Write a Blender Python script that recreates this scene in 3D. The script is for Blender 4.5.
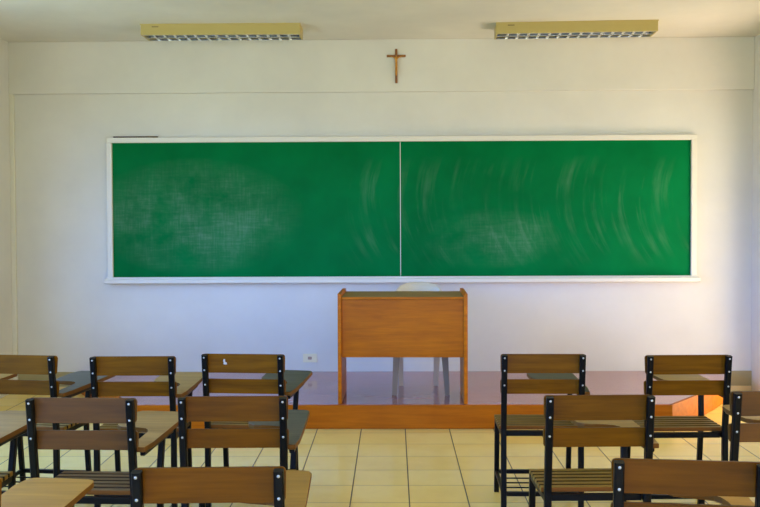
import bpy, bmesh, math, random
from mathutils import Vector, Matrix

S = bpy.context.scene
C = S.collection
for o in list(bpy.data.objects):
    bpy.data.objects.remove(o)
R = math.radians

# ------------------------------------------------------------------ camera, world, lights, exposure
cam_d = bpy.data.cameras.new('camera')
cam = bpy.data.objects.new('camera', cam_d); C.objects.link(cam)
PITCH, YAW, ROLL = R(1.4), R(0.83), R(0.25)
fw = Vector((-math.sin(YAW)*math.cos(PITCH), math.cos(YAW)*math.cos(PITCH), -math.sin(PITCH)))
rt = fw.cross(Vector((0, 0, 1))).normalized(); up = rt.cross(fw)
r2 = rt*math.cos(ROLL) - up*math.sin(ROLL); u2 = rt*math.sin(ROLL) + up*math.cos(ROLL)
m = Matrix((r2, u2, -fw)).transposed().to_4x4(); m.translation = (0, 0, 1.454)
cam.matrix_world = m
cam_d.sensor_fit = 'HORIZONTAL'; cam_d.sensor_width = 36
cam_d.lens = 900/760*36
cam_d.shift_y = -15.5/760
cam_d.clip_start = 0.05
S.camera = cam

S.view_settings.view_transform = 'Standard'
S.view_settings.look = 'None'
S.view_settings.gamma = 1
S.view_settings.use_curve_mapping = False
S.view_settings.exposure = 0.06

w = bpy.data.worlds.new('sky'); S.world = w; w.use_nodes = True
def build_world(t):
    """outdoors: blue sky on the left side, hazy warm brightness on the right, sunlit ground below the horizon"""
    bg = t.nodes['Background']; tc = t.nodes.new('ShaderNodeTexCoord'); sp = t.nodes.new('ShaderNodeSeparateXYZ')
    t.links.new(tc.outputs['Generated'], sp.inputs[0])
    def ramp(sock, a, b):
        r = t.nodes.new('ShaderNodeMapRange'); r.interpolation_type = 'SMOOTHSTEP'
        r.inputs['From Min'].default_value = a; r.inputs['From Max'].default_value = b
        t.links.new(sock, r.inputs['Value']); return r.outputs[0]
    left = ramp(sp.outputs[0], -.12, -.34); right = ramp(sp.outputs[0], .12, .34); elev = ramp(sp.outputs[2], -.06, .10)
    def mix(f, a, b):
        x = t.nodes.new('ShaderNodeMix'); x.data_type = 'RGBA'; t.links.new(f, x.inputs[0])
        for k, v in ((6, a), (7, b)):
            if isinstance(v, tuple): x.inputs[k].default_value = v + (1,)
            else: t.links.new(v, x.inputs[k])
        return x.outputs[2]
    sky = mix(right, mix(left, SKY_B, SKY_L), SKY_R)
    ground = mix(right, mix(left, GND_B, GND_L), GND_R)
    t.links.new(mix(elev, ground, sky), bg.inputs[0]); bg.inputs[1].default_value = 1.0
SKY_L, SKY_B, SKY_R = (1.65, 4.7, 13.8), (4.2, 7.8, 19.5), (4.8, 4.3, 2.7)
GND_L, GND_B, GND_R = (3.0, 3.9, 3.9), (5.6, 5.0, 3.4), (3.0, 3.4, 2.6)
build_world(w.node_tree)

def portal(name, loc, rot, sx, sy):
    d = bpy.data.lights.new(name, 'AREA'); d.shape = 'RECTANGLE'; d.size = sx; d.size_y = sy
    d.cycles.is_portal = True
    o = bpy.data.objects.new(name, d); C.objects.link(o); o.location = loc; o.rotation_euler = rot
WL, WR, WF, WB, ZC = -3.165, 2.95, 7.44, -3.0, 2.90      # room faces
# portals: they only guide the sampling of the sky through each opening
portal('portal_left', (WL-.01, 2.75, 1.70), (0, R(-90), 0), 1.5, 6.3)
portal('portal_right', (WR+.01, 1.4, 1.70), (0, R(90), 0), 1.5, 3.8)
portal('portal_door', (WR+.01, 6.5, 1.1), (0, R(90), 0), 2.2, 1.1)
portal('portal_back', (-.2, WB-.01, 1.70), (R(90), 0, 0), 4.8, 1.5)

# extra unseen lamp outside the doorway, added as bounced sunlight for the right side
def bounce():
    d = bpy.data.lights.new('added_bounce_lamp', 'AREA'); d.shape = 'RECTANGLE'; d.size = 1.3; d.size_y = 3.4
    d.color = BOUNCE; d.energy = BOUNCE_W
    o = bpy.data.objects.new('added_bounce_lamp', d); C.objects.link(o); o.location = (WR+1.0, 5.45, .10)
    o.rotation_euler = (0, R(180-35), 0)
BOUNCE, BOUNCE_W = (1.0, .67, .50), 150.0
bounce()

# ------------------------------------------------------------------ materials
def lin(c):
    return tuple(((v/255)/12.92 if v/255 <= .04045 else ((v/255+.055)/1.055)**2.4) for v in c) + (1,)

def mat(name, rgb, rough=0.5, metal=0.0, spec=0.5):
    m = bpy.data.materials.new(name); m.use_nodes = True
    b = m.node_tree.nodes['Principled BSDF']
    b.inputs['Base Color'].default_value = lin(rgb)
    b.inputs['Roughness'].default_value = rough
    b.inputs['Metallic'].default_value = metal
    b.inputs['Specular IOR Level'].default_value = spec
    return m

class NT:
    def __init__(s, m):
        s.t = m.node_tree; s.b = s.t.nodes['Principled BSDF']
    def n(s, typ, **kw):
        x = s.t.nodes.new(typ)
        for k, v in kw.items(): setattr(x, k, v)
        return x
    def l(s, a, b): s.t.links.new(a, b)
    def math(s, op, a, b=None, clamp=False):
        x = s.n('ShaderNodeMath', operation=op); x.use_clamp = clamp
        for i, v in enumerate((a, b)):
            if v is None: continue
            if isinstance(v, (int, float)): x.inputs[i].default_value = v
            else: s.l(v, x.inputs[i])
        return x.outputs[0]
    def ramp(s, fac, stops):
        x = s.n('ShaderNodeValToRGB'); e = x.color_ramp.elements
        while len(e) < len(stops): e.new(0.5)
        for i, (p, c) in enumerate(stops): e[i].position = p; e[i].color = c
        s.l(fac, x.inputs[0]); return x.outputs[0]
    def mix(s, fac, a, b, typ='MIX'):
        x = s.n('ShaderNodeMix', data_type='RGBA', blend_type=typ)
        for sock, v in ((x.inputs[0], fac), (x.inputs[6], a), (x.inputs[7], b)):
            if isinstance(v, (int, float)): sock.default_value = v
            elif isinstance(v, tuple): sock.default_value = v
            else: s.l(v, sock)
        return x.outputs[2]
    def coord(s, scale=(1, 1, 1)):
        tc = s.n('ShaderNodeTexCoord'); mp = s.n('ShaderNodeMapping')
        mp.inputs['Scale'].default_value = scale
        s.l(tc.outputs['Object'], mp.inputs[0]); return mp.outputs[0]
    def noise(s, vec, scale, detail=4, rough=.55, w=None, dist=0):
        x = s.n('ShaderNodeTexNoise'); x.noise_dimensions = '4D' if w is not None else '3D'
        x.inputs['Scale'].default_value = scale; x.inputs['Detail'].default_value = detail
        x.inputs['Roughness'].default_value = rough; x.inputs['Distortion'].default_value = dist
        s.l(vec, x.inputs['Vector'])
        if w is not None: s.l(w, x.inputs['W'])
        return x.outputs['Fac']

def wood(name, dark, light, rough=.4, grain=(3, 40, 40), spec=.5, worn=None):
    m = mat(name, light, rough, spec=spec); k = NT(m)
    oi = k.n('ShaderNodeObjectInfo'); wv = k.math('MULTIPLY', oi.outputs['Random'], 37.0)
    f1 = k.noise(k.coord(grain), 1.0, 5, .6, wv, .4)
    f2 = k.noise(k.coord((1.5, 3, 3)), 2.0, 3, .5, wv)
    f = k.math('ADD', k.math('MULTIPLY', f1, .65), k.math('MULTIPLY', f2, .35))
    col = k.ramp(f, [(.32, lin(dark)), (.68, lin(light))])
    jit = k.math('ADD', k.math('MULTIPLY', oi.outputs['Random'], .24), .88)
    hs = k.n('ShaderNodeHueSaturation'); k.l(col, hs.inputs['Color']); k.l(jit, hs.inputs['Value'])
    col = hs.outputs[0]
    if worn:
        f3 = k.noise(k.coord((9, 14, 14)), 1.6, 6, .7, wv)
        col = k.mix(k.ramp(f3, [(.60, (0, 0, 0, 1)), (.72, (.55, .55, .55, 1))]), col, lin(worn))
    k.l(col, k.b.inputs['Base Color'])
    k.l(k.math('ADD', k.math('MULTIPLY', f2, .25), rough-.12), k.b.inputs['Roughness'])
    bp = k.n('ShaderNodeBump'); bp.inputs['Strength'].default_value = .08; bp.inputs['Distance'].default_value = .01
    k.l(f1, bp.inputs['Height']); k.l(bp.outputs[0], k.b.inputs['Normal'])
    return m

def plaster(name, rgb, amount=.05):
    m = mat(name, rgb, .75, spec=.25); k = NT(m)
    a = k.noise(k.coord(), 1.1, 5, .6); b = k.noise(k.coord(), 60, 3)
    d = tuple(int(v*(1-amount*2)) for v in rgb)
    k.l(k.ramp(a, [(.3, lin(d)), (.65, lin(rgb))]), k.b.inputs['Base Color'])
    bp = k.n('ShaderNodeBump'); bp.inputs['Strength'].default_value = .06; bp.inputs['Distance'].default_value = .004
    k.l(b, bp.inputs['Height']); k.l(bp.outputs[0], k.b.inputs['Normal'])
    return m

M = {}
M['wall'] = plaster('wall_paint', (226, 222, 210), .025)
M['ceil'] = plaster('ceiling_paint', (230, 226, 212), .03)
M['trimpaint'] = mat('trim_paint', (226, 220, 200), .5)
M['skirt'] = plaster('skirting_paint', (172, 158, 112))
M['skirt2'] = mat('skirting_tile', (226, 202, 140), .35)
M['rail'] = wood('rail_wood', (82, 48, 0), (126, 79, 2), .42, spec=.06)
M['rail_brown'] = wood('rail_wood_brown', (78, 48, 8), (108, 68, 15), .42, spec=.18)
M['rail_worn'] = wood('rail_wood_worn', (82, 47, 0), (118, 70, 2), .42, spec=.06)
M['seat'] = wood('seat_wood', (106, 77, 26), (160, 121, 46), .45, spec=.15)
M['seat_dark'] = wood('seat_wood_dark', (92, 66, 36), (132, 102, 58), .45, spec=.12)
M['tab_tan'] = wood('tablet_tan', (150, 104, 32), (188, 138, 52), .45, spec=.35)
M['tab_olive'] = wood('tablet_olive', (138, 102, 50), (182, 142, 76), .45, spec=.35)
M['tab_grey'] = wood('tablet_grey', (66, 62, 46), (104, 96, 74), .45, spec=.2)
M['tab_edge'] = mat('tablet_edge', (112, 72, 26), .5, 0, .1)
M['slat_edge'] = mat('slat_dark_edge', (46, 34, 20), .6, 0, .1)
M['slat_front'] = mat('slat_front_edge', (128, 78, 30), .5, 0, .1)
M['steel'] = mat('black_enamel', (7, 7, 7), .4, 0, .16)
M['bolt'] = mat('bolt_zinc', (190, 190, 184), .4, .6)
M['chip'] = mat('bare_chip', (196, 188, 176), .7)
M['desk'] = wood('desk_wood', (164, 84, 0), (208, 116, 0), .38, (4, 30, 45), spec=.15)
M['desk_top'] = wood('desk_top_wood', (140, 110, 62), (166, 136, 84), .55, spec=.25)
M['riser'] = wood('riser_wood', (166, 84, 4), (206, 114, 8), .4, (2.5, 30, 30), spec=.15)
M['plastic'] = mat('white_plastic', (222, 208, 176), .35)
M['leg_grey'] = mat('grey_plastic', (150, 130, 104), .45)  # front legs: greyer and darker than the rest of the chair
M['frame'] = mat('frame_paint', (228, 222, 204), .45)
M['outlet'] = mat('outlet_ivory', (238, 226, 186), .4)
M['socket'] = mat('socket_tan', (176, 146, 124), .5)  # plain tan colour of the socket insert
M['cream'] = mat('fixture_cream', (188, 168, 100), .45)
M['alum'] = mat('louvre_aluminium', (225, 230, 238), .18, .9)
M['reflector'] = mat('reflector_sky_tint', (96, 138, 200), .25, .6)  # blue of the reflected cool light put into the base colour
M['tube'] = mat('tube_glass', (236, 238, 240), .2)
M['ink'] = mat('label_ink', (120, 100, 60), .6)
M['cross'] = wood('cross_wood', (112, 66, 26), (156, 98, 40), .4, (30, 30, 4))
M['brass'] = mat('figure_brass', (196, 140, 60), .35, .7)
M['stick'] = mat('dark_stick', (70, 48, 40), .6)
M['winframe'] = mat('window_frame_paint', (210, 206, 194), .5)

def floor_mat():
    m = mat('floor_tile', (230, 204, 140), .25); k = NT(m)
    tc = k.n('ShaderNodeTexCoord'); sp = k.n('ShaderNodeSeparateXYZ'); k.l(tc.outputs['Object'], sp.inputs[0])
    def cell(out, off, size):
        u = k.math('DIVIDE', k.math('SUBTRACT', out, off), size)
        return k.math('FLOOR', u), k.math('MULTIPLY', k.math('ABSOLUTE', k.math('SUBTRACT', k.math('FRACT', k.math('ADD', u, .5)), .5)), size)
    ix, dx = cell(sp.outputs[0], 0.078, .30)
    iy, dy = cell(sp.outputs[1], 5.706, .2935)
    gx = k.math('LESS_THAN', dx, .0032); gy = k.math('LESS_THAN', dy, .0032)
    cb = k.n('ShaderNodeCombineXYZ'); k.l(ix, cb.inputs[0]); k.l(iy, cb.inputs[1])
    wn = k.n('ShaderNodeTexWhiteNoise'); wn.noise_dimensions = '2D'; k.l(cb.outputs[0], wn.inputs['Vector'])
    base = k.ramp(wn.outputs['Value'], [(0, lin((250, 214, 114))), (1, lin((255, 228, 138)))])
    dirt = k.noise(k.coord(), 3.0, 6, .65)
    base = k.mix(k.ramp(dirt, [(.45, (0, 0, 0, 1)), (.8, (.35, .35, .35, 1))]), base, lin((222, 176, 84)))
    c = k.mix(k.math('MULTIPLY', gy, .85), base, lin((150, 116, 66)))
    c = k.mix(k.math('MULTIPLY', gx, .95), c, lin((74, 66, 52)))
    k.l(c, k.b.inputs['Base Color'])
    k.l(k.math('ADD', .24, k.math('MULTIPLY', k.math('MAXIMUM', gx, gy), .5)), k.b.inputs['Roughness'])
    return m
M['floor'] = floor_mat()

def deck_mat():
    m = mat('platform_paint', (150, 74, 66), .2); k = NT(m)
    f = k.noise(k.coord((.7, 16, 1)), 1.3, 5, .6, None, .3); g = k.noise(k.coord((1.2, 2.2, 1)), 1.8, 5, .6)
    c = k.ramp(f, [(.3, lin((126, 52, 52))), (.7, lin((186, 112, 106)))])
    c = k.mix(k.ramp(g, [(.52, (0, 0, 0, 1)), (.75, (.6, .6, .6, 1))]), c, lin((200, 150, 146)))
    k.l(c, k.b.inputs['Base Color'])
    k.l(k.math('ADD', k.math('MULTIPLY', f, .22), .05), k.b.inputs['Roughness'])
    k.b.inputs['Coat Weight'].default_value = .5; k.b.inputs['Coat Roughness'].default_value = .05
    return m
M['deck'] = deck_mat()

def board_mat(name, right):
    m = mat(name, (0, 112, 66), 0.65, spec=.04); k = NT(m)
    tc = k.n('ShaderNodeTexCoord'); sp = k.n('ShaderNodeSeparateXYZ'); k.l(tc.outputs['Object'], sp.inputs[0])
    x, z = sp.outputs[0], sp.outputs[2]
    big = k.noise(k.coord((1, 1, 1)), 1.6, 4, .55)
    base = k.ramp(big, [(.3, lin((0, 100, 48))), (.7, lin((0, 118, 60)))])
    # sweeping arcs left by the eraser: 1-D streaks along a parabola-shifted axis
    zz = k.math('SUBTRACT', z, .10)
    s = k.math('SUBTRACT', x, k.math('MULTIPLY', k.math('MULTIPLY', zz, zz), .68))
    cb = k.n('ShaderNodeCombineXYZ'); k.l(s, cb.inputs[0]); k.l(k.math('MULTIPLY', z, .10), cb.inputs[2])
    arc = k.noise(cb.outputs[0], 9.5, 6, .66)
    arcm = k.ramp(arc, [(.50, (0, 0, 0, 1)), (.72, (1, 1, 1, 1))])
    patch = k.ramp(k.noise(k.coord((1, 1, 1.3)), 2.2, 3, .5), [(.36, (0, 0, 0, 1)), (.62, (1, 1, 1, 1))])
    # vertical fade: clean strips at top and bottom
    zf = k.math('MULTIPLY', k.math('MULTIPLY', k.math('SUBTRACT', .47, k.math('ABSOLUTE', k.math('ADD', z, .02))), 7, True), 1.0, True)
    arcm = k.math('MULTIPLY', k.math('MULTIPLY', arcm, patch), zf)
    # rubbed-in cloth texture: short horizontal and vertical strokes
    h = k.noise(k.coord((6, 1, 60)), 1.0, 4, .6); v = k.noise(k.coord((60, 1, 6)), 1.0, 4, .6)
    cloth = k.ramp(k.math('MULTIPLY', k.math('ADD', h, v), .5), [(.45, (0, 0, 0, 1)), (.66, (1, 1, 1, 1))])
    soft = k.noise(k.coord((1, 1, 1.4)), 2.1, 5, .6)
    if right:
        px, pz, rx, rz = -.45, -.24, .55, .24
    else:
        px, pz, rx, rz = -.50, -.05, .85, .46
    ex = k.math('DIVIDE', k.math('SUBTRACT', x, px), rx); ez = k.math('DIVIDE', k.math('SUBTRACT', z, pz), rz)
    ell = k.math('SUBTRACT', 1.15, k.math('ADD', k.math('MULTIPLY', ex, ex), k.math('MULTIPLY', ez, ez)), True)
    reg = k.math('MULTIPLY', ell, k.ramp(soft, [(.36, (0, 0, 0, 1)), (.64, (1, 1, 1, 1))]))
    cl = k.math('MULTIPLY', k.math('ADD', k.math('MULTIPLY', cloth, .62), .38), reg)
    if not right:
        # on the left half the arcs only show next to the seam
        gate = k.math('MULTIPLY', k.math('SUBTRACT', x, .72), 4.0, True)
        arcm = k.math('MULTIPLY', arcm, gate)
    tot = k.math('ADD', k.math('MULTIPLY', arcm, .075 if right else .10), k.math('MULTIPLY', cl, .12 if right else .20), True)
    film = k.math('MULTIPLY', zf, .0015)
    col = k.mix(k.math('ADD', tot, film, True), base, lin((206, 214, 204)))
    k.l(col, k.b.inputs['Base Color'])
    return m
M['board_l'] = board_mat('chalkboard_green_rubbed', False)
M['board_r'] = board_mat('chalkboard_green_swept', True)

# ------------------------------------------------------------------ mesh helpers
def box(bm, x0, x1, y0, y1, z0, z1, bev=0.0, mi=0, mtx=None):
    g = bmesh.ops.create_cube(bm, size=1.0)['verts']
    for v in g:
        v.co = Vector(((x0+x1)/2 + v.co.x*(x1-x0), (y0+y1)/2 + v.co.y*(y1-y0), (z0+z1)/2 + v.co.z*(z1-z0)))
    fs = list({f for v in g for f in v.link_faces})
    for f in fs: f.material_index = mi
    if bev:
        es = list({e for v in g for e in v.link_edges})
        r = bmesh.ops.bevel(bm, geom=es, offset=bev, segments=2, affect='EDGES', profile=.5)
        vs = list({v for f in r['faces'] for v in f.verts} | {v for v in g if v.is_valid})
    else: vs = g
    if mtx is not None:
        vv = set()
        stack = [v for v in vs if v.is_valid]
        while stack:
            v = stack.pop()
            if v in vv: continue
            vv.add(v); stack += [e.other_vert(v) for e in v.link_edges]
        for v in vv: v.co = mtx @ v.co
    return bm

def prism(bm, pts, axis, a, b, bev=0.0, mi=0):
    """extrude a 2-D outline along an axis ('x','y','z') from a to b"""
    def P(p, t):
        return {'x': (t, p[0], p[1]), 'y': (p[0], t, p[1]), 'z': (p[0], p[1], t)}[axis]
    lo = [bm.verts.new(P(p, a)) for p in pts]; hi = [bm.verts.new(P(p, b)) for p in pts]
    n = len(pts); fs = [bm.faces.new(lo[::-1]), bm.faces.new(hi)]
    rim = []
    for i in range(n):
        fs.append(bm.faces.new((lo[i], lo[(i+1) % n], hi[(i+1) % n], hi[i])))
    for f in fs: f.material_index = mi
    if bev:
        es = list(fs[0].edges) + list(fs[1].edges)
        bmesh.ops.bevel(bm, geom=es, offset=bev, segments=2, affect='EDGES', profile=.5)
    return bm

def bar(bm, p, w, d, ref=Vector((0, 1, 0)), round_=False, n=10, mi=0):
    """tube of rectangular (w across ref-normal, d along ref) or round section along polyline p"""
    p = [Vector(q) for q in p]; rings = []
    for i, q in enumerate(p):
        t = ((p[min(i+1, len(p)-1)] - p[max(i-1, 0)])).normalized()
        s = t.cross(ref).normalized(); u = s.cross(t).normalized()
        if round_: ring = [q + s*math.cos(a)*w/2 + u*math.sin(a)*d/2 for a in [2*math.pi*j/n for j in range(n)]]
        else:
            c = min(w, d)*.16; x, y = w/2, d/2
            ring = [q + s*a + u*b for a, b in ((x, -y+c), (x, y-c), (x-c, y), (-x+c, y), (-x, y-c), (-x, -y+c), (-x+c, -y), (x-c, -y))]
        rings.append([bm.verts.new(v) for v in ring])
    k = len(rings[0])
    for a, b in zip(rings, rings[1:]):
        for j in range(k):
            f = bm.faces.new((a[j], a[(j+1) % k], b[(j+1) % k], b[j])); f.smooth = round_; f.material_index = mi
    bm.faces.new(rings[0][::-1]).material_index = mi; bm.faces.new(rings[-1]).material_index = mi
    return bm

def mesh_of(name, bm, mats):
    bmesh.ops.recalc_face_normals(bm, faces=bm.faces)
    me = bpy.data.meshes.new(name); bm.to_mesh(me); bm.free()
    for x in (mats if isinstance(mats, (list, tuple)) else [mats]): me.materials.append(x)
    return me

def obj(name, bm, mats, parent=None, loc=None):
    me = bm if isinstance(bm, bpy.types.Mesh) else mesh_of(name, bm, mats)
    o = bpy.data.objects.new(name, me); C.objects.link(o)
    if parent: o.parent = parent
    if loc is not None: o.location = loc
    return o

def thing(name, label, cat, loc=(0, 0, 0), rz=0.0, group=None):
    o = bpy.data.objects.new(name, None); C.objects.link(o)
    o.empty_display_size = .1
    o.location = loc; o.rotation_euler = (0, 0, rz)
    o['label'] = label; o['category'] = cat
    if group: o['group'] = group
    return o

def struct(name, bm, mats, label=None, cat=None):
    o = obj(name, bm, mats); o['kind'] = 'structure'
    o['label'] = label; o['category'] = cat
    return o

NB = bmesh.new
def rrect(x0, x1, z0, z1, r, n=5):
    pts = []
    for cx, cz, a0 in ((x1-r, z1-r, 0), (x0+r, z1-r, 90), (x0+r, z0+r, 180), (x1-r, z0+r, 270)):
        for i in range(n+1):
            a = R(a0 + 90*i/n); pts.append((cx + r*math.cos(a), cz + r*math.sin(a)))
    return pts

# ------------------------------------------------------------------ the room
T = .24
b = NB(); box(b, WL-T, WR+T, WB-T, WF+T, -.12, 0)
struct('floor', b, M['floor'], 'cream square tiled classroom floor with dark grout lines', 'floor')
b = NB(); box(b, WL-T, WR+T, WB-T, WF+T, ZC, ZC+.15)
struct('ceiling', b, M['ceil'], 'plain off-white ceiling above the chalkboard wall', 'ceiling')
b = NB(); box(b, WL-T, WR+T, WF, WF+T, 0, ZC)
struct('wall_front', b, M['wall'], 'white plaster wall behind the green chalkboard', 'wall')
b = NB(); box(b, WL, WR, WF-.035, WF, 2.472, ZC, .004)
struct('trim_1', b, M['wall'], 'white ceiling beam running across above the chalkboard', 'beam')
b = NB(); box(b, WL, WL+.035, WF-.03, WF, .0, 2.472, .004)
struct('trim_2', b, M['trimpaint'], 'narrow white corner strip at far left of the front wall', 'trim')
def side_wall(x0, x1, holes):
    bm = NB(); ys = sorted({WB-T, WF} | {v for h in holes for v in h[:2]})
    for ya, yb in zip(ys, ys[1:]):
        hs = [h for h in holes if h[0] <= ya and yb <= h[1]]
        if not hs: box(bm, x0, x1, ya, yb, 0, ZC)
        else:
            if hs[0][2] > 0: box(bm, x0, x1, ya, yb, 0, hs[0][2])
            box(bm, x0, x1, ya, yb, hs[0][3], ZC)
    return bm
struct('wall_left', side_wall(WL-T, WL, [(-.4, 5.9, 0.95, 2.45)]), M['wall'], 'white side wall on the left with a long window', 'wall')
struct('wall_right', side_wall(WR, WR+T, [(-.5, 3.3, 0.95, 2.45), (6.0, 7.0, 0, 2.2)]), M['wall'], 'white side wall on the right with doorway and window', 'wall')
bm = NB()
box(bm, WL, WR, WB-T, WB, 0, 0.95); box(bm, WL, WR, WB-T, WB, 2.45, ZC)
box(bm, WL, -2.6, WB-T, WB, 0.95, 2.45); box(bm, 2.2, WR, WB-T, WB, 0.95, 2.45)
struct('wall_back', bm, M['wall'], 'white back wall of the classroom with a wide window', 'wall')
def win_frame(bm, horiz, a0, a1, z0, z1, at, n):
    f = .05
    def bx(p0, p1, q0, q1):
        if horiz: box(bm, p0, p1, at-.03, at+.03, q0, q1, .004)
        else: box(bm, at-.03, at+.03, p0, p1, q0, q1, .004)
    bx(a0, a1, z0, z0+f); bx(a0, a1, z1-f, z1)
    for i in range(n+1):
        c = a0 + (a1-a0)*i/n; c = min(max(c, a0+f/2), a1-f/2); bx(c-f/2, c+f/2, z0+f, z1-f)
    return bm
for i, (h, a0, a1, at, n, lab) in enumerate(((False, -.4, 5.9, WL-.12, 6, 'long left window frame'), (False, -.5, 3.3, WR+.12, 4, 'right window frame'), (True, -2.6, 2.2, WB-.12, 5, 'back window frame'))):
    struct('window_%d' % (i+1), win_frame(NB(), h, a0, a1, 0.95, 2.45, at, n), M['winframe'], 'painted steel ' + lab, 'window')
bm = NB()
for y0, y1 in ((6.0, 6.05), (6.95, 7.0)): box(bm, WR+.02, WR+.20, y0, y1, 0, 2.2, .004)
box(bm, WR+.02, WR+.20, 6.05, 6.95, 2.15, 2.2, .004)
struct('door_1', bm, M['winframe'], 'open doorway frame in the right wall', 'door')
def skirt(x0, x1):
    bm = NB(); box(bm, x0, x1, WF-.012, WF, .045, .165, .002); box(bm, x0, x1, WF-.016, WF, 0, .045, .002, 1); return bm
struct('baseboard_left', skirt(WL+.036, -2.66), [M['skirt'], M['skirt2']], 'olive painted baseboard at left of the platform', 'baseboard')
struct('baseboard_right', skirt(2.77, WR), [M['skirt'], M['skirt2']], 'olive painted baseboard at right of the platform', 'baseboard')

# ------------------------------------------------------------------ teaching platform
plat = thing('teaching_platform', 'low reddish teaching platform with orange-brown wooden front along the chalkboard wall', 'platform', (0, 6.105, 0))
front = [(-2.635, 1.318), (-2.53, 1.165), (-1.80, 0.0), (1.89, -.005), (2.19, .345), (2.37, .575), (2.62, .945), (2.745, 1.318)]
b = NB(); prism(b, [(x*.9995, min(y+.024, 1.332)) for x, y in front], 'z', .0, .165)
obj('deck', b, M['deck'], plat)
b = NB()
for p, q in zip(front, front[1:]):
    d = Vector((q[0]-p[0], q[1]-p[1])).normalized(); n_ = Vector((-d.y, d.x))*.022
    prism(b, [p, q, (q[0]+n_.x, q[1]+n_.y-.0), (p[0]+n_.x, p[1]+n_.y)], 'z', 0.004, .165)
rz = obj('riser', b, M['riser'], plat); rz['label'] = 'orange-brown varnished wooden riser board'

# ------------------------------------------------------------------ chalkboard
cbd = thing('chalkboard', 'long green chalkboard with chalk smears in a cream frame on the front wall', 'chalkboard', (.062, WF, .90))
BX0, BX1 = -2.360-.062, 2.484-.062      # frame outer, local x
b = NB(); box(b, -2.40, -.003, -.022, -.004, .03, 1.18); obj('board_panel', b, M['board_l'], cbd)['label'] = 'left half of the green writing surface with rubbed chalk'
# re-centre panels' own coordinates so the chalk pattern is laid out per panel
for nm, x0, x1, mt, lab in (('board_panel', .003, 2.40, 'board_r', 'right half of the green writing surface with curved eraser sweeps'),):
    b = NB(); box(b, x0-1.2, x1-1.2, -.022, -.004, .03-.605, 1.18-.605)
    o = obj(nm, b, M[mt], cbd, (1.2, 0, .605)); o['label'] = lab
o = [c for c in cbd.children if c['label'].startswith('left')][0]
o.data.transform(Matrix.Translation((1.2, 0, -.605))); o.location = (-1.2, 0, .605)
b = NB(); box(b, -.0025, .0025, -.0235, -.006, .07, 1.17); obj('seam_strip', b, M['frame'], cbd)['label'] = 'thin pale joint strip between the two panels'
b = NB()
box(b, BX0, BX1, -.045, 0, 1.165, 1.208, .004)
box(b, BX0, BX0+.044, -.045, 0, .055, 1.165, .004); box(b, BX1-.044, BX1, -.045, 0, .055, 1.165, .004)
obj('frame', b, M['frame'], cbd)
b = NB(); prism(b, [(0, .0), (-.085, .004), (-.095, .012), (-.095, .040), (-.088, .044), (-.080, .034), (-.050, .034), (-.046, .056), (0, .056)], 'x', BX0-.014, BX1+.014, .002)
obj('chalk_tray', b, M['frame'], cbd)
b = NB(); bar(b, [(0, 0, 0), (.37, 0, 0)], .012, .012, Vector((0, 0, 1)), True)
o = obj('pointer_stick', b, M['stick'], None, (-2.305, WF-.024, .90+1.208+.006))
o['label'] = 'thin dark stick lying on the top left of the chalkboard frame'; o['category'] = 'stick'

# ------------------------------------------------------------------ crucifix
cr = thing('crucifix', 'small brown wooden crucifix with golden figure hanging above the chalkboard', 'crucifix', (.032, WF-.035, 2.54))
b = NB(); box(b, -.010, .010, -.016, -.001, 0, .279, .003); box(b, -.078, -.0105, -.0155, -.001, .212, .231, .003); box(b, .0105, .078, -.0155, -.001, .212, .231, .003)
obj('cross_beam', b, M['cross'], cr)
me = bpy.data.meshes.new('figure')
vs = [(0, -.022, .15), (0, -.023, .175), (0, -.023, .198), (0, -.024, .212), (0, -.026, .226), (.022, -.021, .210), (.045, -.019, .219), (.062, -.018, .222), (-.022, -.021, .210), (-.045, -.019, .219), (-.062, -.018, .222),
      (.006, -.024, .13), (.005, -.030, .105), (.003, -.022, .07), (.002, -.027, .058), (-.006, -.024, .13), (-.005, -.030, .105), (-.003, -.022, .07), (-.002, -.027, .058)]
ed = [(0, 1), (1, 2), (2, 3), (3, 4), (2, 5), (5, 6), (6, 7), (2, 8), (8, 9), (9, 10), (0, 11), (11, 12), (12, 13), (13, 14), (0, 15), (15, 16), (16, 17), (17, 18)]
me.from_pydata(vs, ed, []); me.materials.append(M['brass'])
fig = bpy.data.objects.new('figure', me); C.objects.link(fig); fig.parent = cr
sk = fig.modifiers.new('skin', 'SKIN'); rad = [.009, .008, .011, .005, .0085, .005, .004, .004, .005, .004, .004, .006, .005, .004, .004, .006, .005, .004, .004]
for i, r in enumerate(rad): me.skin_vertices[0].data[i].radius = (r, r*.8)
me.skin_vertices[0].data[0].use_root = True
fig.modifiers.new('sub', 'SUBSURF').levels = 1
fig['label'] = 'golden metal figure with outstretched arms'

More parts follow.
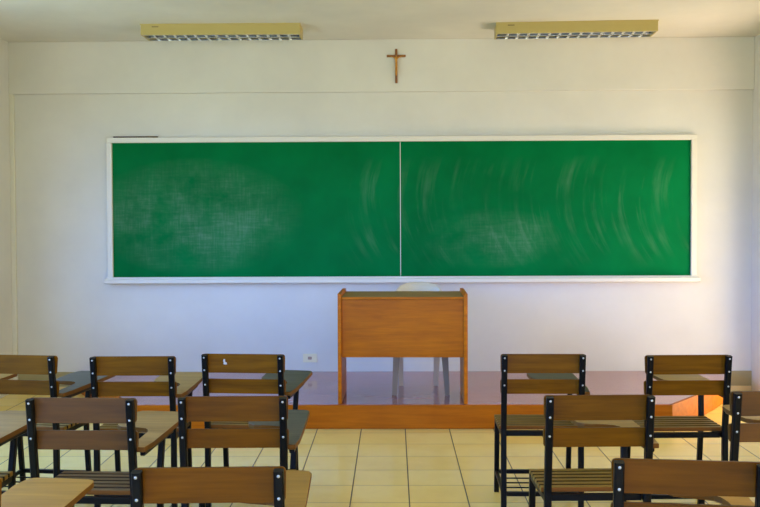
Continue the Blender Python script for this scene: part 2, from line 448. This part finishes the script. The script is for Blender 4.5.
# ------------------------------------------------------------------ ceiling lights
def fixture(name, label, p0, p1):
    """p0, p1: front top corners (left, right) on the ceiling"""
    p0, p1 = Vector(p0), Vector(p1); L = (p1-p0).length; rz = math.atan2(p1.y-p0.y, p1.x-p0.x)
    t = thing(name, label, 'ceiling light', (p0.x, p0.y, ZC), rz, 'fluorescent ceiling lights')
    H_, W_, e = .083, .235, .012
    b = NB()
    box(b, 0, L, 0, e, -H_, 0, .003); box(b, 0, L, W_-e, W_, -H_, 0, .003)
    box(b, 0, e, e, W_-e, -H_, 0, .002); box(b, L-e, L, e, W_-e, -H_, 0, .002); box(b, e, L-e, e, W_-e, -.012, 0)
    box(b, -.004, L+.004, -.004, .002, -.010, 0, .002)
    obj('housing', b, M['cream'], t)['label'] = 'cream sheet metal housing'
    b = NB(); prism(b, [(e, -.06), (.05, -.016), (W_/2, -.030), (W_-.05, -.016), (W_-e, -.06), (W_-e, -.0125), (e, -.0125)], 'x', e, L-e)
    obj('reflector', b, M['reflector'], t)
    for yy in (.065, W_-.065):
        b = NB(); bar(b, [(.035, yy, -.040), (L-.035, yy, -.040)], .026, .026, Vector((0, 0, 1)), True, 12)
        obj('lamp_tube', b, M['tube'], t)
    b = NB(); n = 15
    for i in range(1, n):
        x = e + (L-2*e)*i/n
        prism(b, [(x-.010, -.083), (x+.010, -.083), (x+.003, -.056), (x-.003, -.056)], 'y', e+.002, W_-e-.002)
    prism(b, [(W_/2-.009, -.083), (W_/2+.009, -.083), (W_/2+.002, -.056), (W_/2-.002, -.056)], 'x', e+.001, L-e-.001)
    box(b, e, L-e, W_-e-.014, W_-e, -.0845, -.075); box(b, e, L-e, e, e+.008, -.0845, -.075)
    obj('louvre', b, M['alum'], t)['label'] = 'shiny aluminium louvre grid'
    b = NB(); box(b, .085, .135, -.0012, 0, -.026, -.019); obj('maker_plate', b, M['ink'], t)
    return t
fixture('ceiling_light', 'cream louvred fluorescent light on the ceiling left of the crucifix', (-1.885, 6.750, ZC), (-.69, 6.755, ZC))
fixture('ceiling_light', 'cream louvred fluorescent light on the ceiling right of the crucifix', (.780, 6.790, ZC), (1.972, 6.735, ZC))

# ------------------------------------------------------------------ wall outlet
ot = thing('wall_outlet', 'small ivory electrical outlet low on the wall left of the teacher desk', 'outlet', (-.694, WF, .278))
b = NB(); prism(b, rrect(-.058, .058, -.035, .035, .006), 'y', -.009, 0, .002); obj('cover_plate', b, M['outlet'], ot)
b = NB(); prism(b, rrect(-.016, .016, -.012, .012, .004), 'y', -.0115, -.0085, .001); obj('socket', b, M['socket'], ot)

# ------------------------------------------------------------------ teacher desk
PZ = .167
dk = thing('teacher_desk', 'small varnished orange-brown wooden desk standing on the teaching platform', 'desk', (.0625, 6.134, PZ-.001), R(-1.0))
HW = .4445
for sx in (-1, 1):
    b = NB(); x0, x1 = sorted((sx*HW, sx*(HW-.026))); box(b, x0, x1, 0, .48, 0, .757, .003); obj('side_panel', b, M['desk'], dk)
b = NB(); box(b, -HW+.0265, HW-.0265, .018, .036, .318, .716, .001); obj('front_panel', b, M['desk'], dk)
b = NB(); box(b, -HW+.0265, HW-.0265, .004, .47, .717, .735, .003); 
for f in b.faces:
    f.normal_update()
    if f.normal.y < -.5: f.material_index = 1
obj('desk_top', b, [M['desk_top'], M['desk']], dk)['label'] = 'pale worn tan desk top'
b = NB(); box(b, -HW+.0265, HW-.0265, .036, .46, .655, .667, .001); obj('shelf', b, M['desk'], dk)

# ------------------------------------------------------------------ white plastic chair
ch = thing('plastic_chair', 'white moulded plastic chair behind the teacher desk on the platform', 'chair', (.195, 6.64, .1665))
PTS = []
def shell():
    bm = NB()
    # backrest: curved sheet with rounded top, thickened
    nu, nv = 12, 10
    def P(u, v, o):
        z = .40 + v*.375
        w = .205 - .018*v
        top = .0
        if v > .75: w *= math.sqrt(max(0.0, 1-((v-.75)/.25)**2*.30))
        x = (u*2-1)*w
        y = .17 + .17*v - .075*(u*2-1)**2 + o
        if v > .7: z -= .034*abs(u*2-1)**3*(v-.7)/.3
        return (x, y, z)
    g = [[[bm.verts.new(P(i/nu, j/nv, o)) for i in range(nu+1)] for j in range(nv+1)] for o in (0, .012)]
    for s in (0, 1):
        for j in range(nv):
            for i in range(nu):
                if 2 <= j <= 6 and i in (2, 5, 6, 9) and False: continue
                f = bm.faces.new((g[s][j][i], g[s][j][i+1], g[s][j+1][i+1], g[s][j+1][i])); f.smooth = True
    for j in range(nv):
        for i in (0, nu): bm.faces.new((g[0][j][i], g[0][j+1][i], g[1][j+1][i], g[1][j][i]))
    for i in range(nu):
        for j in (0, nv): bm.faces.new((g[0][j][i], g[0][j][i+1], g[1][j][i+1], g[1][j][i]))
    return bm
obj('backrest', shell(), M['plastic'], ch)
b = NB(); prism(b, [(-.20, -.19), (-.16, -.215), (.16, -.215), (.20, -.19), (.195, .17), (.15, .19), (-.15, .19), (-.195, .17)], 'z', .415, .437, .008); obj('seat', b, M['plastic'], ch)
def pleg(x0, y0, x1, y1):
    bm = NB(); p = [(x0, y0, 0), (x0*.5+x1*.5, y0*.5+y1*.5, .21), (x1, y1, .42)]
    rings = []
    for (x, y, z), w_ in zip(p, (.034, .044, .056)):
        sx = 1 if x > 0 else -1
        rings.append([bm.verts.new((x+sx*a*w_, y+c*w_, z)) for a, c in ((.5, -.5), (.5, .5), (.25, .5), (.25, -.25), (-.5, -.25), (-.5, -.5))])
    for a, c in zip(rings, rings[1:]):
        for j in range(6): bm.faces.new((a[j], a[(j+1) % 6], c[(j+1) % 6], c[j]))
    bm.faces.new(rings[0][::-1]); bm.faces.new(rings[-1]); return bm
for a in ((-.19, -.19, -.165, -.18), (.19, -.19, .165, -.18)): obj('leg', pleg(*a), M['leg_grey'], ch)['label'] = 'greyish front leg'
for a in ((-.137, .17, -.150, .15), (.124, .17, .140, .15)): obj('leg', pleg(*a), M['plastic'], ch)

# ------------------------------------------------------------------ student armchairs
# local frame: x across, y towards the chalkboard, y = 0 at the rear face of the top rail, z = 0 floor
HWR = .203
def lean(z):                       # the posts lean back above the seat
    return .045*max(0.0, min(1.0, (.785-z)/.36))
ch_mesh = {}
b = NB(); prism(b, rrect(-HWR, HWR, -.046, .046, .012), 'y', 0, .017, .003); ch_mesh['rail_top'] = mesh_of('backrest_rail', b, M['rail'])
b = NB(); prism(b, rrect(-HWR, HWR, -.035, .035, .010), 'y', 0, .017, .003); ch_mesh['rail_low'] = mesh_of('backrest_rail', b, M['rail'])
b = NB()
for i in range(6):
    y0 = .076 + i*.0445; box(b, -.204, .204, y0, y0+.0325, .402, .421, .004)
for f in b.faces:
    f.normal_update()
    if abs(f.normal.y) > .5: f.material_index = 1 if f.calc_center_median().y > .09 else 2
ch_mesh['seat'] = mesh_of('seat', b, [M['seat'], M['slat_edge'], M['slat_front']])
TAB = [(-.034, .024), (.026, .024), (.034, .12), (.036, .30), (.036, .60), (.028, .622), (.008, .632), (-.150, .650), (-.182, .645), (-.198, .625), (-.207, .56), (-.207, .42), (-.198, .375), (-.176, .352), (-.145, .340), (-.085, .333), (-.060, .322), (-.043, .298), (-.036, .26), (-.034, .15)]
b = NB(); prism(b, [(x+HWR, y) for x, y in TAB], 'z', .580, .600, .004); 
for f in b.faces:
    f.normal_update()
    if abs(f.normal.z) < .5: f.material_index = 1
ch_mesh['tablet'] = mesh_of('writing_tablet', b, [M['tab_olive'], M['tab_edge']])
def post(s):
    b = NB(); x = s*.187
    bar(b, [(x, -.014+lean(z), z) for z in (0.0, .42, .48, .6, .7, .783)], .027, .026, Vector((0, 1, 0)))
    return mesh_of('back_post', b, M['steel'])
def fleg(s):
    b = NB(); x = s*.187
    top = .397 if s < 0 else .579
    p = [(x, .385, 0), (x, .352, .30), (x, .345, .397)]
    if s > 0: p = [(x, .385, 0), (x, .352, .30), (x+.002, .348, .42), (x+.008, .37, .579)]
    bar(b, p, .025, .025, Vector((0, 1, 0))); return mesh_of('leg', b, M['steel'])
ch_mesh['post-'] = post(-1); ch_mesh['post+'] = post(1); ch_mesh['leg-'] = fleg(-1); ch_mesh['leg+'] = fleg(1)
b = NB()
box(b, -.173, .173, .050, .072, .376, .401, .002); box(b, -.174, .174, .333, .357, .376, .401, .002)
box(b, -.198, -.176, .046, .335, .376, .401, .002); box(b, .176, .198, .046, .335, .376, .401, .002)
ch_mesh['seat_frame'] = mesh_of('seat_frame', b, M['steel'])
b = NB()
box(b, -.173, .173, .022, .042, .088, .108, .002); box(b, -.173, .173, .365, .385, .100, .120, .002)
for s in (-1, 1): bar(b, [(s*.187, .044, .098), (s*.187, .364, .110)], .018, .018, Vector((0, 0, 1)))
for i in (1, 2, 3): box(b, -.178, .178, .044+.08*i-.003, .044+.08*i+.003, .098, .104)
ch_mesh['rack'] = mesh_of('book_rack', b, M['steel'])
b = NB()
bar(b, [(.212, .055, .569), (.216, .42, .569)], .020, .020, Vector((0, 0, 1))); bar(b, [(.205, .41, .569), (.07, .50, .569)], .018, .018, Vector((0, 0, 1)))
ch_mesh['arm'] = mesh_of('tablet_support', b, M['steel'])
b = NB(); bmesh.ops.create_uvsphere(b, u_segments=10, v_segments=6, radius=.0046)
for v in b.verts: v.co.y *= .6
for f in b.faces: f.smooth = True
ch_mesh['bolt'] = mesh_of('bolt', b, M['bolt'])

def variant(key, mt):
    k = key + ':' + mt.name
    if k not in ch_mesh:
        me = ch_mesh[key].copy(); me.materials[0] = mt; ch_mesh[k] = me
    return ch_mesh[k]

GROUP = 'student armchairs with writing tablets'
def armchair(label, x, y, rz, rail='rail', seat='seat', tab='tab_olive'):
    t = thing('student_armchair', label, 'armchair', (x, y, 0), R(rz), GROUP)
    tilt = -math.atan2(.045, .36)
    for key, zc in (('rail_top', .739), ('rail_low', .625)):
        o = obj('backrest_rail', variant(key, M[rail]), None, t, (0, lean(zc), zc)); o.rotation_euler = (-tilt*-1, 0, 0)
    obj('seat', variant('seat', M[seat]), None, t)
    obj('writing_tablet', variant('tablet', M[tab]), None, t)
    posts = [obj('back_post', ch_mesh['post'+s], None, t) for s in '-+']
    for s in '-+': obj('leg', ch_mesh['leg'+s], None, t)
    obj('seat_frame', ch_mesh['seat_frame'], None, t); obj('book_rack', ch_mesh['rack'], None, t)
    obj('tablet_support', ch_mesh['arm'], None, t)
    for po, s in zip(posts, (-1, 1)):
        for z in (.770, .708, .636):
            obj('bolt', ch_mesh['bolt'], None, po, (s*.187, -.027+lean(z), z))
    return t

CH = []
def add(*a, **k): CH.append(armchair(*a, **k)); return CH[-1]
# front row (nearest the platform)
add('wooden armchair cut off by the left photo edge, front row, tablet corner showing', -2.36, 4.32, -5, tab='tab_tan')
add('wooden armchair in front row at far left with glossy grey-blue writing tablet', -1.835, 4.332, -6.9, tab='tab_grey')
add('wooden armchair in front row with tan tablet, second complete chair from the left', -1.251, 4.283, .5, tab='tab_olive')
c3 = add('wooden armchair in front row with white chip on top rail, left of desk', -.732, 4.349, -4.5, tab='tab_grey')
add('wooden armchair in front row standing just right of the teacher desk', .721, 4.329, -.8, tab='tab_grey')
add('wooden armchair in front row at right, beside the orange platform corner', 1.405, 4.290, 1.4, tab='tab_olive')
# middle row
add('armchair in middle row at left photo edge, only tan writing tablet and seat corner showing', -1.765, 3.300, -1.5, tab='tab_olive')
add('armchair in middle row at left with dark reddish-brown rails and dark slatted seat', -1.155, 3.292, -2.0, rail='rail_brown', seat='seat_dark', tab='tab_olive')
add('brown armchair in middle row left of the aisle with grey-topped tablet', -.597, 3.317, 1.0, rail='rail_worn', tab='tab_grey')
add('wooden armchair in middle row right of the aisle with bare slatted seat in view', .763, 3.331, 1.4)
add('brown armchair in middle row cut off by the right photo edge', 1.478, 3.400, 1.3, rail='rail_brown')
# rear row
add('armchair in nearest row at bottom left corner, only its light tan tablet showing', -1.218, 2.275, -1.0, tab='tab_tan')
add('armchair in nearest row at lower left with wide brown top rail and tan tablet', -.492, 2.367, 2.0, rail='rail_worn', seat='seat_dark', tab='tab_tan')
add('armchair in nearest row at lower right, turned slightly, with worn top rail edge', .800, 2.435, -6.1, rail='rail_worn', tab='tab_tan')
# white chip on the top rail
b = NB(); prism(b, [(-.006, -.012), (.004, -.014), (.012, -.012), (.009, -.004), (.002, 0), (.001, .012), (-.005, .013), (-.008, .004), (-.005, -.002)], 'y', -.0012, .0)
top = [o for o in c3.children if o.name.startswith('backrest_rail')][0]
o = obj('paint_chip', b, M['chip'], top, (-.092, 0, .008)); o['label'] = 'small white chipped spot'
